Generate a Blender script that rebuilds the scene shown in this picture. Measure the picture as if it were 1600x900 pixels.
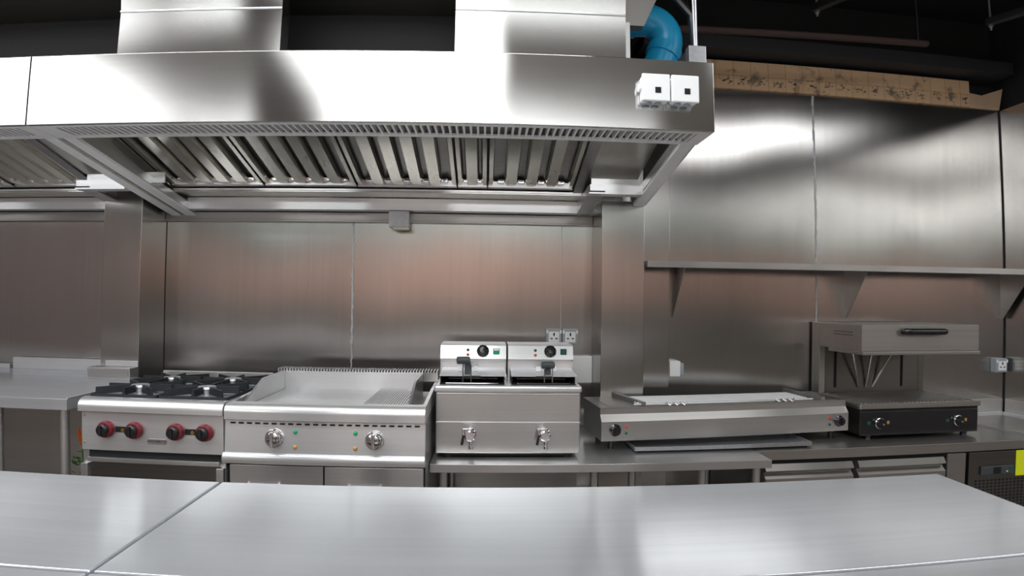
import bpy, bmesh, math, random
from mathutils import Vector, Matrix
random.seed(4)
S = bpy.context.scene
for o in list(bpy.data.objects): bpy.data.objects.remove(o)
COL = S.collection

# ------------------------------------------------------------------ camera
cam = bpy.data.cameras.new('camera'); co = bpy.data.objects.new('camera', cam); COL.objects.link(co)
m = Matrix([[0.998888, -0.013499, -0.045173], [-0.045461, -0.021809, -0.998728], [0.012497, 0.999671, -0.022398]]).to_4x4()
m.translation = (0, 0, 1.26); co.matrix_world = m
cam.sensor_width = 36; cam.clip_start = 0.02
cam.type = 'PANO'                                   # wide lens with mild barrel distortion
cam.panorama_type = 'FISHEYE_LENS_POLYNOMIAL'; cam.fisheye_fov = math.pi
cam.fisheye_polynomial_k0 = 0
cam.fisheye_polynomial_k1 = -0.049387250132360366; cam.fisheye_polynomial_k2 = -8.402379868481267e-06
cam.fisheye_polynomial_k3 = 2.7853689278303866e-05; cam.fisheye_polynomial_k4 = -4.4357602197908414e-07
S.camera = co

# ------------------------------------------------------------------ world, lights, exposure
w = bpy.data.worlds.new('world'); S.world = w; w.use_nodes = True
w.node_tree.nodes['Background'].inputs[0].default_value = (0.9, 0.95, 1.0, 1)
w.node_tree.nodes['Background'].inputs[1].default_value = 0.05
S.view_settings.view_transform = 'Standard'; S.view_settings.look = 'None'
S.view_settings.exposure = 0.35; S.view_settings.gamma = 1.0; S.view_settings.use_curve_mapping = False

def area(name, loc, sx, sy, radiance, rot=(0, 0, 0), col=(.99, .995, 1)):
    l = bpy.data.lights.new(name, 'AREA'); l.shape = 'RECTANGLE'; l.size = sx; l.size_y = sy
    l.energy = radiance * math.pi * sx * sy; l.color = col
    o = bpy.data.objects.new(name, l); o.location = loc; o.rotation_euler = rot; COL.objects.link(o); return o
area('overhead_light', (-3.55, -0.35, 2.78), 1.9, 2.5, 2.6)
area('overhead_light', (-0.58, -0.35, 2.78), 1.3, 2.5, 2.6)
area('overhead_light', (2.15, 1.05, 2.78), 1.7, 0.8, 3.4)
area('overhead_light', (-0.8, -2.95, 2.95), 5.5, 0.5, 12)  # added fill by the unseen rear wall, brightens what the steel reflects
area('overhead_light', (-1.3, 1.20, 2.9), 3.6, 0.35, 10)
area('rear_fill_panel', (-2.7, -3.44, 2.83), 1.4, 0.40, 4, (math.pi / 2, 0, math.pi), (.95, .98, 1))  # added light panels, no real window; meant to glint on the hood lips
area('rear_fill_panel', (0.45, -3.44, 2.83), 2.1, 0.40, 4, (math.pi / 2, 0, math.pi), (.95, .98, 1))
S.cycles.sample_clamp_indirect = 3

# ------------------------------------------------------------------ helpers
class MB:
    def __init__(s): s.bm = bmesh.new()
    def _new(s, vs): return [s.bm.verts.new(v) for v in vs]
    def box(s, x0, x1, y0, y1, z0, z1, b=0, seg=2):
        v = s._new([(x, y, z) for x in (x0, x1) for y in (y0, y1) for z in (z0, z1)])
        fs = [s.bm.faces.new([v[i] for i in f]) for f in ((0, 1, 3, 2), (4, 6, 7, 5), (0, 4, 5, 1), (2, 3, 7, 6), (0, 2, 6, 4), (1, 5, 7, 3))]
        if b:
            b = min(b, .45 * min(abs(x1 - x0), abs(y1 - y0), abs(z1 - z0)))
            es = list({e for f in fs for e in f.edges})
            bmesh.ops.bevel(s.bm, geom=es, offset=b, segments=seg, affect='EDGES', profile=.5)
        return s
    def hexa(s, pts):          # 8 points: bottom loop of 4, top loop of 4
        v = s._new(pts)
        for f in ((0, 3, 2, 1), (4, 5, 6, 7), (0, 1, 5, 4), (1, 2, 6, 5), (2, 3, 7, 6), (3, 0, 4, 7)): s.bm.faces.new([v[i] for i in f])
        return s
    def prism(s, pts, ax, a0, a1):
        def mk(p, a): return {'x': (a, p[0], p[1]), 'y': (p[0], a, p[1]), 'z': (p[0], p[1], a)}[ax]
        A = s._new([mk(p, a0) for p in pts]); B = s._new([mk(p, a1) for p in pts]); n = len(pts)
        s.bm.faces.new(A[::-1]); s.bm.faces.new(B)
        for i in range(n): s.bm.faces.new((A[i], A[(i + 1) % n], B[(i + 1) % n], B[i]))
        return s
    def sheet(s, line, t, ax, a0, a1):      # thick polyline section extruded along an axis
        n = len(line); up = []
        for i, p in enumerate(line):
            d = Vector((0, 0))
            if i: d += (Vector(p) - Vector(line[i - 1])).normalized()
            if i < n - 1: d += (Vector(line[i + 1]) - Vector(p)).normalized()
            d.normalize(); up.append((p[0] - d.y * t, p[1] + d.x * t))
        return s.prism(list(line) + up[::-1], ax, a0, a1)
    def tube(s, path, r, n=10, cap=True):
        P = [Vector(p) for p in path]; rings = []
        rs = r if isinstance(r, (list, tuple)) else [r] * len(P)
        ref = None
        for i, p in enumerate(P):
            d = Vector((0, 0, 0))
            if i: d += (p - P[i - 1]).normalized()
            if i < len(P) - 1: d += (P[i + 1] - p).normalized()
            d.normalize()
            if ref is None: ref = Vector((0, 0, 1)) if abs(d.z) < .9 else Vector((1, 0, 0))
            u = ref - d * ref.dot(d); u.normalize(); v = d.cross(u); ref = u
            rings.append(s._new([p + (u * math.cos(2 * math.pi * k / n) + v * math.sin(2 * math.pi * k / n)) * rs[i] for k in range(n)]))
        for a, b in zip(rings, rings[1:]):
            for k in range(n): s.bm.faces.new((a[k], a[(k + 1) % n], b[(k + 1) % n], b[k]))
        if cap: s.bm.faces.new(rings[0][::-1]); s.bm.faces.new(rings[-1])
        return s
    def cyl(s, p0, p1, r, n=20): return s.tube([p0, p1], r, n)
    def lathe(s, prof, org, axis, n=28):    # prof: (radius, distance along axis)
        a = Vector(axis).normalized(); ref = Vector((0, 0, 1)) if abs(a.z) < .9 else Vector((1, 0, 0))
        u = (ref - a * ref.dot(a)).normalized(); v = a.cross(u); o = Vector(org); rings = []
        for r, h in prof:
            rings.append(s._new([o + a * h + (u * math.cos(2 * math.pi * k / n) + v * math.sin(2 * math.pi * k / n)) * max(r, 1e-4) for k in range(n)]))
        for A, B in zip(rings, rings[1:]):
            for k in range(n): s.bm.faces.new((A[k], A[(k + 1) % n], B[(k + 1) % n], B[k]))
        s.bm.faces.new(rings[0][::-1]); s.bm.faces.new(rings[-1]); return s
    def build(s, name, mat, parent=None, label=None):
        bmesh.ops.recalc_face_normals(s.bm, faces=s.bm.faces)
        for f in s.bm.faces: f.smooth = True
        for e in s.bm.edges:
            if len(e.link_faces) == 2 and e.calc_face_angle(0) > math.radians(32): e.smooth = False
        me = bpy.data.meshes.new(name); s.bm.to_mesh(me); s.bm.free()
        me.materials.append(mat); o = bpy.data.objects.new(name, me); COL.objects.link(o)
        wn = o.modifiers.new('weighted_normal', 'WEIGHTED_NORMAL'); wn.keep_sharp = True; wn.weight = 100
        if parent: o.parent = parent
        if label: o['label'] = label
        return o
def thing(name, label, cat, loc=(0, 0, 0), rz=0, group=None):
    o = bpy.data.objects.new(name, None); o.empty_display_size = .1; COL.objects.link(o)
    o.location = loc; o.rotation_euler = (0, 0, rz); return tag(o, label, cat, group)
def tag(o, label, cat, group=None):
    o['label'] = label; o['category'] = cat
    if group: o['group'] = group
    return o
def struct(o): o['kind'] = 'structure'; return o
def copy_tree(o, parent=None):
    c = o.copy(); COL.objects.link(c); c.parent = parent
    for ch in [q for q in bpy.data.objects if q.parent == o]: copy_tree(ch, c)
    return c
def text_bm(body, size, name, mat, parent, loc, rot=(math.pi / 2, 0, 0), depth=.0006, label=None):
    cu = bpy.data.curves.new(name, 'FONT'); cu.body = body; cu.size = size; cu.extrude = depth; cu.align_x = 'CENTER'; cu.align_y = 'CENTER'
    t = bpy.data.objects.new(name, cu); COL.objects.link(t)
    dg = bpy.context.evaluated_depsgraph_get(); dg.update()
    me = bpy.data.meshes.new_from_object(t.evaluated_get(dg)); bpy.data.objects.remove(t)
    me.materials.clear(); me.materials.append(mat)
    o = bpy.data.objects.new(name, me); COL.objects.link(o); o.parent = parent; o.location = loc; o.rotation_euler = rot
    if label: o['label'] = label
    return o

# ------------------------------------------------------------------ materials
def base_mat(name):
    mt = bpy.data.materials.new(name); mt.use_nodes = True; return mt, mt.node_tree.nodes, mt.node_tree.links, mt.node_tree.nodes['Principled BSDF']
def plain(name, col, rough=.5, metal=0, var=.06, scale=40, coat=0, bump=0):
    mt, N, L, B = base_mat(name)
    B.inputs['Roughness'].default_value = rough; B.inputs['Metallic'].default_value = metal; B.inputs['Coat Weight'].default_value = coat
    tc = N.new('ShaderNodeTexCoord'); nz = N.new('ShaderNodeTexNoise'); nz.inputs['Scale'].default_value = scale; nz.inputs['Detail'].default_value = 4
    L.new(tc.outputs['Object'], nz.inputs['Vector'])
    mx = N.new('ShaderNodeMix'); mx.data_type = 'RGBA'
    mx.inputs['A'].default_value = (*[c * (1 - var) for c in col], 1); mx.inputs['B'].default_value = (*[min(1, c * (1 + var)) for c in col], 1)
    L.new(nz.outputs['Fac'], mx.inputs['Factor']); L.new(mx.outputs['Result'], B.inputs['Base Color'])
    if bump:
        bp = N.new('ShaderNodeBump'); bp.inputs['Strength'].default_value = bump; bp.inputs['Distance'].default_value = .002
        L.new(nz.outputs['Fac'], bp.inputs['Height']); L.new(bp.outputs['Normal'], B.inputs['Normal'])
    return mt
def steel(name, col=(.60, .60, .59), rough=.24, T=(0, .7, .7), brush='x', aniso=.6, streak=.10, blotch=.10, metal=1.0, rough2=None, mix2=.3, wave=.0, bump=.02):
    """brushed stainless steel: fine lines along one direction, blurred across them, with cloudy smears"""
    mt, N, L, B = base_mat(name)
    B.inputs['Metallic'].default_value = metal
    tc = N.new('ShaderNodeTexCoord')
    def noise(sc, detail, mscale):
        mp = N.new('ShaderNodeMapping'); mp.inputs['Scale'].default_value = mscale; L.new(tc.outputs['Object'], mp.inputs['Vector'])
        nz = N.new('ShaderNodeTexNoise'); nz.inputs['Scale'].default_value = sc; nz.inputs['Detail'].default_value = detail; nz.inputs['Roughness'].default_value = .65
        L.new(mp.outputs['Vector'], nz.inputs['Vector']); return nz
    fine = {'x': (.012, 1, 1), 'y': (1, .012, 1), 'z': (1, 1, .012)}[brush]
    n1 = noise(70, 1, fine); n2 = noise(3.2, 3, tuple(1 if f == 1 else .45 for f in fine)); n3 = noise(14, 3, tuple(1 if f == 1 else .06 for f in fine))
    def math_(op, a, b):
        q = N.new('ShaderNodeMath'); q.operation = op
        for i, vv in enumerate((a, b)):
            if isinstance(vv, (int, float)): q.inputs[i].default_value = vv
            else: L.new(vv, q.inputs[i])
        return q.outputs[0]
    def centred(n, amt): return math_('MULTIPLY', math_('SUBTRACT', n.outputs['Fac'], .5), amt * 2)
    tot = math_('ADD', math_('ADD', centred(n1, streak), centred(n2, blotch)), centred(n3, streak * 1.2))
    fac = math_('ADD', tot, 1.0)
    vm = N.new('ShaderNodeVectorMath'); vm.operation = 'SCALE'; vm.inputs[0].default_value = col; L.new(fac, vm.inputs['Scale'])
    L.new(vm.outputs[0], B.inputs['Base Color'])
    rr = math_('ADD', math_('MULTIPLY', centred(n2, .10), rough), rough)
    G = N.new('ShaderNodeBsdfAnisotropic'); G.distribution = 'BECKMANN'; G.inputs['Anisotropy'].default_value = -aniso
    tv = N.new('ShaderNodeCombineXYZ')
    for i in range(3): tv.inputs[i].default_value = T[i]
    L.new(tv.outputs[0], G.inputs['Tangent']); L.new(rr, G.inputs['Roughness']); L.new(vm.outputs[0], G.inputs['Color'])
    if wave:      # gentle dents: the sheet is never perfectly flat
        n4 = noise(1.5, 1, (1, 1, 1)); ge = N.new('ShaderNodeNewGeometry')
        v1 = N.new('ShaderNodeVectorMath'); v1.operation = 'SUBTRACT'; L.new(n4.outputs['Color'], v1.inputs[0]); v1.inputs[1].default_value = (.5, .5, .5)
        v2 = N.new('ShaderNodeVectorMath'); v2.operation = 'MULTIPLY_ADD'; L.new(v1.outputs[0], v2.inputs[0]); v2.inputs[1].default_value = (wave, wave, wave); L.new(ge.outputs['Normal'], v2.inputs[2])
        v3 = N.new('ShaderNodeVectorMath'); v3.operation = 'NORMALIZE'; L.new(v2.outputs[0], v3.inputs[0])
        L.new(v3.outputs[0], G.inputs['Normal']); L.new(v3.outputs[0], B.inputs['Normal'])
    B.inputs['Roughness'].default_value = rough2
    ms = N.new('ShaderNodeMixShader'); ms.inputs[0].default_value = mix2
    L.new(G.outputs[0], ms.inputs[1]); L.new(B.outputs[0], ms.inputs[2]); L.new(ms.outputs[0], N['Material Output'].inputs[0])
    return mt
M = {}
M['wall'] = steel('wall_steel', (.54, .53, .515), .24, (.7, .7, 0), 'z', .5, .06, .07, rough2=.4, mix2=.08, wave=.06, bump=0)
M['table'] = steel('table_steel', (.74, .77, .81), .15, (0, 1, 0), 'x', .35, .05, .06, metal=.35, rough2=.5, mix2=.34, wave=.02, bump=0)
M['hood'] = steel('hood_steel', (.66, .66, .65), .17, (0, 0, 1), 'x', .5, .05, .04, rough2=.4, mix2=.03, wave=.05, bump=0)
M['hood_in'] = steel('hood_inner_steel', (.66, .64, .59), .24, (0, .7, .7), 'y', .4, .08, .12, metal=.85, rough2=.5, mix2=.3, bump=0)
M['filter'] = steel('filter_steel', (.80, .78, .71), .20, (1, 0, 0), 'y', .4, .08, .10, metal=.85, rough2=.4, mix2=.25, bump=0)
M['steel'] = steel('appliance_steel', (.63, .63, .63), .24, (0, .7, .7), 'x', .5, .07, .08, metal=.85, rough2=.5, mix2=.35, bump=0, wave=.2)
M['bright'] = steel('bright_steel', (.76, .77, .785), .24, (0, .7, .7), 'x', .5, .05, .06, metal=.7, rough2=.5, mix2=.5, bump=0, wave=.04)
M['dull'] = steel('dull_steel', (.42, .41, .395), .31, (0, .7, .7), 'x', .5, .08, .12, metal=.9, rough2=.55, mix2=.35, bump=0)
M['dark_steel'] = steel('dark_steel', (.20, .195, .185), .31, (0, .7, .7), 'x', .5, .08, .12, rough2=.5, mix2=.25, bump=0)
mt_, N_, L_, B_ = base_mat('lamp_diffuser'); B_.inputs['Emission Color'].default_value = (.97, .99, 1, 1); B_.inputs['Emission Strength'].default_value = 5; M['lamp'] = mt_
M['pale'] = steel('pale_aluminium', (.90, .90, .90), .31, (0, .7, .7), 'x', .4, .03, .04, metal=.2, rough2=.5, mix2=.8)
M['chrome'] = plain('chrome', (.72, .72, .74), .08, 1, .02)
M['black'] = plain('black_plastic', (.012, .012, .014), .35, 0)
M['black_gloss'] = plain('black_gloss', (.010, .010, .013), .18, 0, coat=.4)
M['void'] = plain('dark_opening', (.004, .004, .005), .8)
M['iron'] = plain('cast_iron', (.018, .022, .026), .5, .3, .2, 90, bump=.3)
M['grey_plastic'] = plain('grey_plastic', (.055, .065, .07), .45)
M['white_plastic'] = plain('white_plastic', (.88, .90, .91), .4, 0, .03)
M['socket_frame'] = plain('socket_frame', (.36, .40, .44), .35, 0, .04)
M['red'] = plain('red_bezel', (.17, .014, .024), .35, 0, .06)
M['red_lamp'] = plain('red_lamp', (.55, .06, .04), .3)
M['green_lamp'] = plain('green_lamp', (.01, .36, .16), .3)
M['amber_lamp'] = plain('amber_lamp', (.50, .26, .05), .3)
M['dark_green'] = plain('dark_green_switch', (.01, .09, .07), .3)
M['brass'] = plain('brass', (.55, .38, .12), .3, 1)
M['blue_pipe'] = plain('blue_pvc', (.02, .40, .74), .33, 0, .05, 10)
M['ceiling'] = plain('black_paint', (.010, .011, .012), .75)
M['slate'] = plain('slate_paint', (.022, .023, .028), .6)
M['rust'] = plain('rusty_pipe', (.05, .028, .024), .6)
M['yellow'] = plain('yellow_paper', (.78, .86, .01), .7, 0, .04)
M['cream'] = plain('cream_ceramic', (.72, .68, .50), .4)
M['zinc'] = plain('galvanised_zinc', (.46, .47, .50), .38, .9, .18, 60)
M['sealant'] = plain('sealant', (.50, .52, .54), .45, .3, .1, 60)
M['leaf'] = plain('leaf', (.05, .16, .02), .5, 0, .3)
M['orange'] = plain('orange_petal', (.55, .13, .03), .5, 0, .2)
M['pot'] = plain('terracotta', (.30, .10, .05), .7)
M['rear_wall'] = plain('rear_wall_paint', (.62, .37, .29), .8, 0, .1, 3)
M['rear_ceiling'] = plain('rear_ceiling_paint', (.42, .41, .39), .8, 0, .05, 3)
M['rear_white'] = plain('rear_white_paint', (.80, .79, .76), .6, 0, .03, 3)
M['side_wall'] = plain('side_wall_paint', (.15, .12, .115), .7, 0, .08, 3)
M['rear_upper'] = plain('rear_upper_paint', (.26, .28, .265), .8, 0, .05, 3)
M['rear_lower'] = plain('rear_dado_paint', (.17, .16, .145), .6, 0, .08, 3)
M['floor'] = plain('floor_tile', (.20, .17, .15), .5, 0, .15, 6)
M['rail'] = plain('white_enamel', (.80, .82, .84), .35, .2, .1, 25)
def plaster():
    mt, N, L, B = base_mat('bare_plaster'); B.inputs['Roughness'].default_value = .85
    tc = N.new('ShaderNodeTexCoord')
    br = N.new('ShaderNodeTexBrick'); br.offset = 0
    mp = N.new('ShaderNodeMapping'); mp.inputs['Rotation'].default_value = (math.pi / 2, 0, 0); mp.inputs['Location'].default_value = (0, -2.462 + 0.0, 0)
    L.new(tc.outputs['Object'], mp.inputs['Vector']); L.new(mp.outputs['Vector'], br.inputs['Vector'])
    br.inputs['Scale'].default_value = 1; br.inputs['Brick Width'].default_value = .105; br.inputs['Row Height'].default_value = .10
    br.inputs['Mortar Size'].default_value = .003; br.inputs['Mortar Smooth'].default_value = .4
    br.inputs['Color1'].default_value = (.62, .42, .25, 1); br.inputs['Color2'].default_value = (.66, .46, .28, 1); br.inputs['Mortar'].default_value = (.48, .29, .16, 1)
    nz = N.new('ShaderNodeTexNoise'); nz.inputs['Scale'].default_value = 11; nz.inputs['Detail'].default_value = 6; nz.inputs['Roughness'].default_value = .7; L.new(tc.outputs['Object'], nz.inputs['Vector'])
    cr = N.new('ShaderNodeValToRGB'); cr.color_ramp.elements[0].position = .56; cr.color_ramp.elements[1].position = .68; L.new(nz.outputs['Fac'], cr.inputs[0])
    mx = N.new('ShaderNodeMix'); mx.data_type = 'RGBA'; L.new(cr.outputs[0], mx.inputs['Factor']); L.new(br.outputs['Color'], mx.inputs['A']); mx.inputs['B'].default_value = (.20, .15, .11, 1)
    L.new(mx.outputs['Result'], B.inputs['Base Color']); return mt
M['plaster'] = plaster()
M['smudge'] = plain('adhesive_smudge', (.24, .19, .15), .9, 0, .5, 120)
M['plaster_plain'] = plain('plain_plaster', (.58, .42, .28), .85, 0, .2, 9)

# ------------------------------------------------------------------ the room
YW, XR, ZT = 3.05, 3.13, 2.458
struct(MB().box(-5, XR + .1, -3.6, YW + .2, -.1, 0).build('floor', M['floor']))
struct(MB().box(-5, XR + .1, 1.5, YW + .2, 3.05, 3.15).build('ceiling', M['ceiling']))
struct(MB().box(-5, XR + .1, -3.6, 1.5, 3.05, 3.15).build('ceiling_rear', M['rear_ceiling']))
o = MB(); o.box(-5, XR + .03, YW, YW + .07, 0, ZT); struct(o.build('wall_back', M['wall']))
struct(MB().box(-5, XR + .1, YW + .07, YW + .2, 0, 3.05).build('wall_back_upper', M['ceiling']))
struct(MB().box(XR, XR + .04, -3.5, YW, 0, ZT).build('wall_right', M['wall']))
struct(MB().box(XR + .04, XR + .1, -3.5, YW + .07, 0, 3.05).build('wall_right_upper', M['ceiling']))
struct(MB().box(-5, -4.9, -3.5, YW, 0, 3.05).build('wall_left', M['side_wall']))
o = MB(); o.box(-5, XR + .04, -3.6, -3.5, 0, 2.05); struct(o.build('wall_front', M['rear_wall'])); struct(MB().box(-5, XR + .04, -3.5, -3.46, 0, 1.15).build('wall_front_lower', M['rear_lower']))
struct(MB().box(-5, XR + .04, -3.6, -3.5, 2.05, 3.05).build('wall_front_upper', M['rear_upper']))
struct(MB().box(-1.95, -1.5, -1.3, -.85, 0, 3.05, .01).build('wall_pier_rear', M['side_wall']))
for n_, (a_, b_, z_, m_) in enumerate(((-4.0, -3.6, 2.05, 'rear_white'), (-1.15, -.95, 1.9, 'rear_white'), (.25, .5, 2.0, 'side_wall'), (1.5, 1.8, 2.05, 'rear_white'))):  # added upright panels behind the camera, put in to streak the steel reflections
    struct(MB().box(a_, b_, -3.455, -3.40, 0, z_, .01).build('door_%d' % (n_ + 1), M[m_]))
# clad piers
struct(MB().box(-1.945, -1.737, 2.814, YW, 0, 2.1, .004).build('wall_pier_left', M['wall']))
struct(MB().box(.566, .781, 2.792, YW, 0, 1.76, .004).build('wall_pier_right', M['wall']))
struct(MB().box(.781, .973, 2.985, YW, 0, ZT, .003).build('wall_pier_narrow', M['wall']))
# trim under the hood, seams
def trim(n, x0, x1):
    o = MB().box(x0, x1, YW - .02, YW, 1.672, 1.716, .004); o.box(x0, x1, YW - .028, YW, 1.664, 1.673, .002)
    struct(o.build('trim_%d' % n, M['dull']))
trim(1, -4.9, -1.946); trim(2, -1.736, .565)
def seam(n, x, z0, z1, w=.006, jag=0, y=YW, mat='sealant'):
    o = MB(); N_ = max(2, int((z1 - z0) / .02)) if jag else 1
    for i in range(N_):
        a = z0 + (z1 - z0) * i / N_; b = z0 + (z1 - z0) * (i + 1) / N_; r = random.uniform(-jag, jag); ww = w / 2 * random.uniform(.7, 1.5) if jag else w / 2
        o.box(x - ww + r, x + ww + r, y - .003, y, a, b)
    struct(o.build('trim_%d' % n, M[mat]))
seam(3, -.706, .88, 1.66, .008, .0022); seam(4, 1.854, .6, 1.42, .006, .001); seam(5, 1.854, 1.5, ZT, .009, .002)
seam(6, .40, 1.0, 1.66, .002, 0)
struct(MB().box(XR - .005, XR, YW - .005, YW, .6, ZT).build('trim_7', M['void']))
struct(MB().box(-1.741, -1.736, YW - .004, YW, .8, 1.66).build('trim_8', M['void']))
# bare plaster ledge above the cladding
pl = MB(); pl.box(.86, 2.905, 3.03, YW + .07, ZT + .004, 2.625, .004); struct(pl.build('trim_9', M['plaster']))
pl = MB(); pl.prism([(2.905, ZT + .004), (3.125, ZT + .004), (3.16, 2.60), (3.0, 2.545), (2.905, 2.555)], 'y', 3.04, YW + .07); struct(pl.build('trim_10', M['plaster_plain']))
sm = MB()
for i in range(16):
    x = 1.32 + i * .1035; 
    for k in range(16):
        a = random.uniform(0, 6.28); r = random.uniform(0, .036); ww = random.uniform(.002, .008)
        cx, cz = x + math.cos(a) * r * 1.1, 2.51 + math.sin(a) * r * .8
        sm.box(cx - ww, cx + ww, 3.0288, 3.0305, cz - ww * .5, cz + ww * .5)
so = sm.build('trim_11', M['smudge']); struct(so)
# dark services above
struct(MB().box(.82, XR, 2.92, YW + .07, 2.645, 2.72, .004).build('trim_12', M['slate']))
t = MB().tube([(.9, 2.6, 2.575), (2.25, 2.6, 2.61)], .017, 10).build('conduit_pipe', M['rust']); tag(t, 'thin rusty conduit pipe running under the black ceiling above the plaster ledge', 'pipe')
for x_, z_ in ((.95, 2.585), (2.2, 2.62)): MB().tube([(x_, 2.6, 3.05), (x_, 2.6, z_)], .004).build('hanger_rod', M['slate'], bpy.data.objects['conduit_pipe'])
def strut(loc, rz, lab):
    t = thing('ceiling_strut', lab, 'bracket', loc, rz, 'black struts under the ceiling')
    MB().box(-.17, .17, -.02, .02, 0, .035, .003).build('rail', M['black'], t)
    for s in (-.15, .13):
        MB().tube([(s, 0, -.03), (s, 0, 3.05 - loc[2])], .006, 8).build('threaded_rod', M['zinc'], t)
        MB().lathe([(.012, 0), (.012, .012)], (s, 0, -.014), (0, 0, 1), 6).build('nut', M['zinc'], t)
strut((1.69, 2.45, 2.72), math.radians(-62), 'short black ceiling strut with bolt ends, left of the two')
strut((2.66, 2.4, 2.72), math.radians(-62), 'short black ceiling strut with bolt ends, right above the wall corner')

# ------------------------------------------------------------------ exhaust hoods
def sl(y): return 1.853 - .166 * (y - 2.07) if y > 2.07 else 1.853
def hood(x0, x1, side, label):
    t = thing('exhaust_hood', label, 'hood', (0, 0, 0), 0, 'stainless exhaust hoods over the cooking line')
    MB().box(x0, x1, 1.9, 1.915, 1.853, 2.103, .002).build('front_panel', M['hood'], t)
    MB().box(x0, x1, 1.915, YW, 2.09, 2.103).build('top_cover', M['hood_in'], t)
    # louvre strip along the front
    g = MB(); g.box(x0, x1, 1.9155, 1.935, 1.853, 1.86); g.box(x0, x1, 2.045, 2.075, 1.853, 1.86); g.box(x0, x0 + .075, 1.935, 2.045, 1.853, 1.86); g.box(x1 - .05, x1, 1.935, 2.045, 1.853, 1.86)
    x = x0 + .075
    while x < x1 - .05: g.box(x, x + .0075, 1.935, 2.045, 1.8535, 1.872); x += .0245
    g.build('louvre_strip', M['pale'], t)
    MB().box(x0 + .03, x1 - .03, 1.917, 2.06, 1.90, 1.905).build('louvre_backing', M['dark_steel'], t)
    MB().box(x0, x1, 2.062, 2.075, 1.861, 1.90).build('front_channel', M['hood_in'], t)
    # side panels and bottom rails
    for i, (a, b) in enumerate(((x0, x0 + .012), (x1 - .012, x1))):
        ye = YW if not (side == 'R' and i) else 2.785
        MB().prism([(1.915, 1.861), (2.07, 1.861), (ye, sl(ye) + .004), (ye, 2.09), (1.915, 2.09)], 'x', a, b).build('side_panel', M['hood_in'], t)
        c, d = (x0, x0 + .062) if i == 0 else (x1 - .062, x1)
        MB().prism([(2.076, 1.853), (ye, sl(ye)), (ye, sl(ye) + .012), (2.076, 1.865)], 'x', c + (.0125 if i == 0 else 0), d - (0 if i == 0 else .0125)).build('bottom_rail', M['pale'], t)
        e = d if i == 0 else c
        MB().prism([(2.076, 1.866), (ye, sl(ye) + .0125), (ye, sl(ye) + .05), (2.076, 1.905)], 'x', e - .004, e + .004).build('rail_lip', M['steel'], t)
    for a_, b_ in ((x1 - 2.18, x1 - 1.58), (x1 - 1.03, x1 - .07)):
        hl = MB().box(a_, b_, 2.078, 2.09, 1.875, 1.935, .002).build('hood_lamp', M['dull'], t)
        MB().box(a_ + .01, b_ - .01, 2.0905, 2.092, 1.882, 1.928).build('lamp_diffuser', M['lamp'], hl)
    nx = x1 - .316                       # notch round the pier at the right end of every unit
    # back gutter
    g = MB(); g.box(x0 + .063, nx, 2.95, YW - .03, 1.718, 1.724); g.box(x0 + .063, nx, 2.95, 2.955, 1.724, 1.778)
    g.build('gutter_lip', M['bright'], t)
    MB().box(x0 + .063, nx, 2.80, 2.948, 1.782, 1.787).build('gutter_tray', M['hood_in'], t)
    # notch rails
    g = MB(); g.prism([(2.60, 1.765), (2.955, 1.718), (2.955, 1.724), (2.60, 1.771)], 'x', nx, nx + .075); g.prism([(2.60, 1.771), (2.955, 1.724), (2.955, 1.778), (2.60, 1.80)], 'x', nx, nx + .004)
    g.build('notch_rail', M['steel'], t)
    g = MB(); g.box(nx, x1 - .063, 2.60, 2.66, 1.757, 1.764); g.box(nx, x1 - .063, 2.60, 2.604, 1.764, 1.80)
    g.build('notch_lip', M['bright'], t)
    MB().box(nx + .02, x1 - .063, 2.655, 2.66, 1.765, 1.905).build('notch_panel', M['bright'], t)
    MB().box(nx + .07, nx + .075, 2.66, 2.95, 1.76, 2.08).build('notch_side', M['hood_in'], t)
    # sloping filter plane
    def fz(y): return 1.80 + .27 * (2.80 - y)
    def slab(xa, xb, ya, yb, off, th): return MB().hexa([(xa, ya, fz(ya) + off), (xb, ya, fz(ya) + off), (xb, yb, fz(yb) + off), (xa, yb, fz(yb) + off), (xa, ya, fz(ya) + off + th), (xb, ya, fz(ya) + off + th), (xb, yb, fz(yb) + off + th), (xa, yb, fz(yb) + off + th)])
    slab(nx + .004, x1 - .075, 2.08, 2.654, .0, .006).build('blanking_plate', M['hood_in'], t)
    slab(x0 + .012, x0 + .065, 2.08, 2.80, -.004, .006).build('blanking_plate', M['hood_in'], t)
    slab(nx - .045, nx + .004, 2.08, 2.80, -.008, .006).build('filter_rail', M['dull'], t)
    MB().box(x0 + .012, x0 + .12, 2.62, 2.626, 1.79, 1.84).build('end_bracket', M['bright'], t)
    MB().box(x0 + .065, nx - .0, 2.795, 2.83, 1.788, 1.797).build('filter_ledge', M['bright'], t)
    fx = x0 + .067; W = [.49, .47, .50, .15, .43]; k = (nx - .047 - fx) / sum(W)
    for wd in W:
        wd *= k
        f = slab(fx + .002, fx + wd - .002, 2.085, 2.79, .045, .004).build('baffle_filter', M['dull'], t)
        nb = max(1, int(round(wd / .095))); pt = (wd - .03) / nb
        q = MB()
        for j in range(nb + 1):          # front channels, bent to a U and tapered at the foot
            c = fx + .015 + pt * j; hw = .031 if 0 < j < nb else .015
            pr = [(-hw, .028), (-hw + .006, .004), (hw - .006, .004), (hw, .028)]
            ya, ym, yb = 2.785, 2.74, 2.09
            rows = []
            for (yy, sc, lift) in ((ya, .55, .022), (ym, 1, 0), (yb, 1, 0)):
                rows.append(q._new([(c + px * sc, yy, fz(yy) + pz + lift * (1 if pz < .01 else 0) * .4) for px, pz in pr] ))
            for A, B_ in zip(rows, rows[1:]):
                for s_ in range(3): q.bm.faces.new((A[s_], A[s_ + 1], B_[s_ + 1], B_[s_]))
        q.build('baffle', M['filter'], f)
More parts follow.
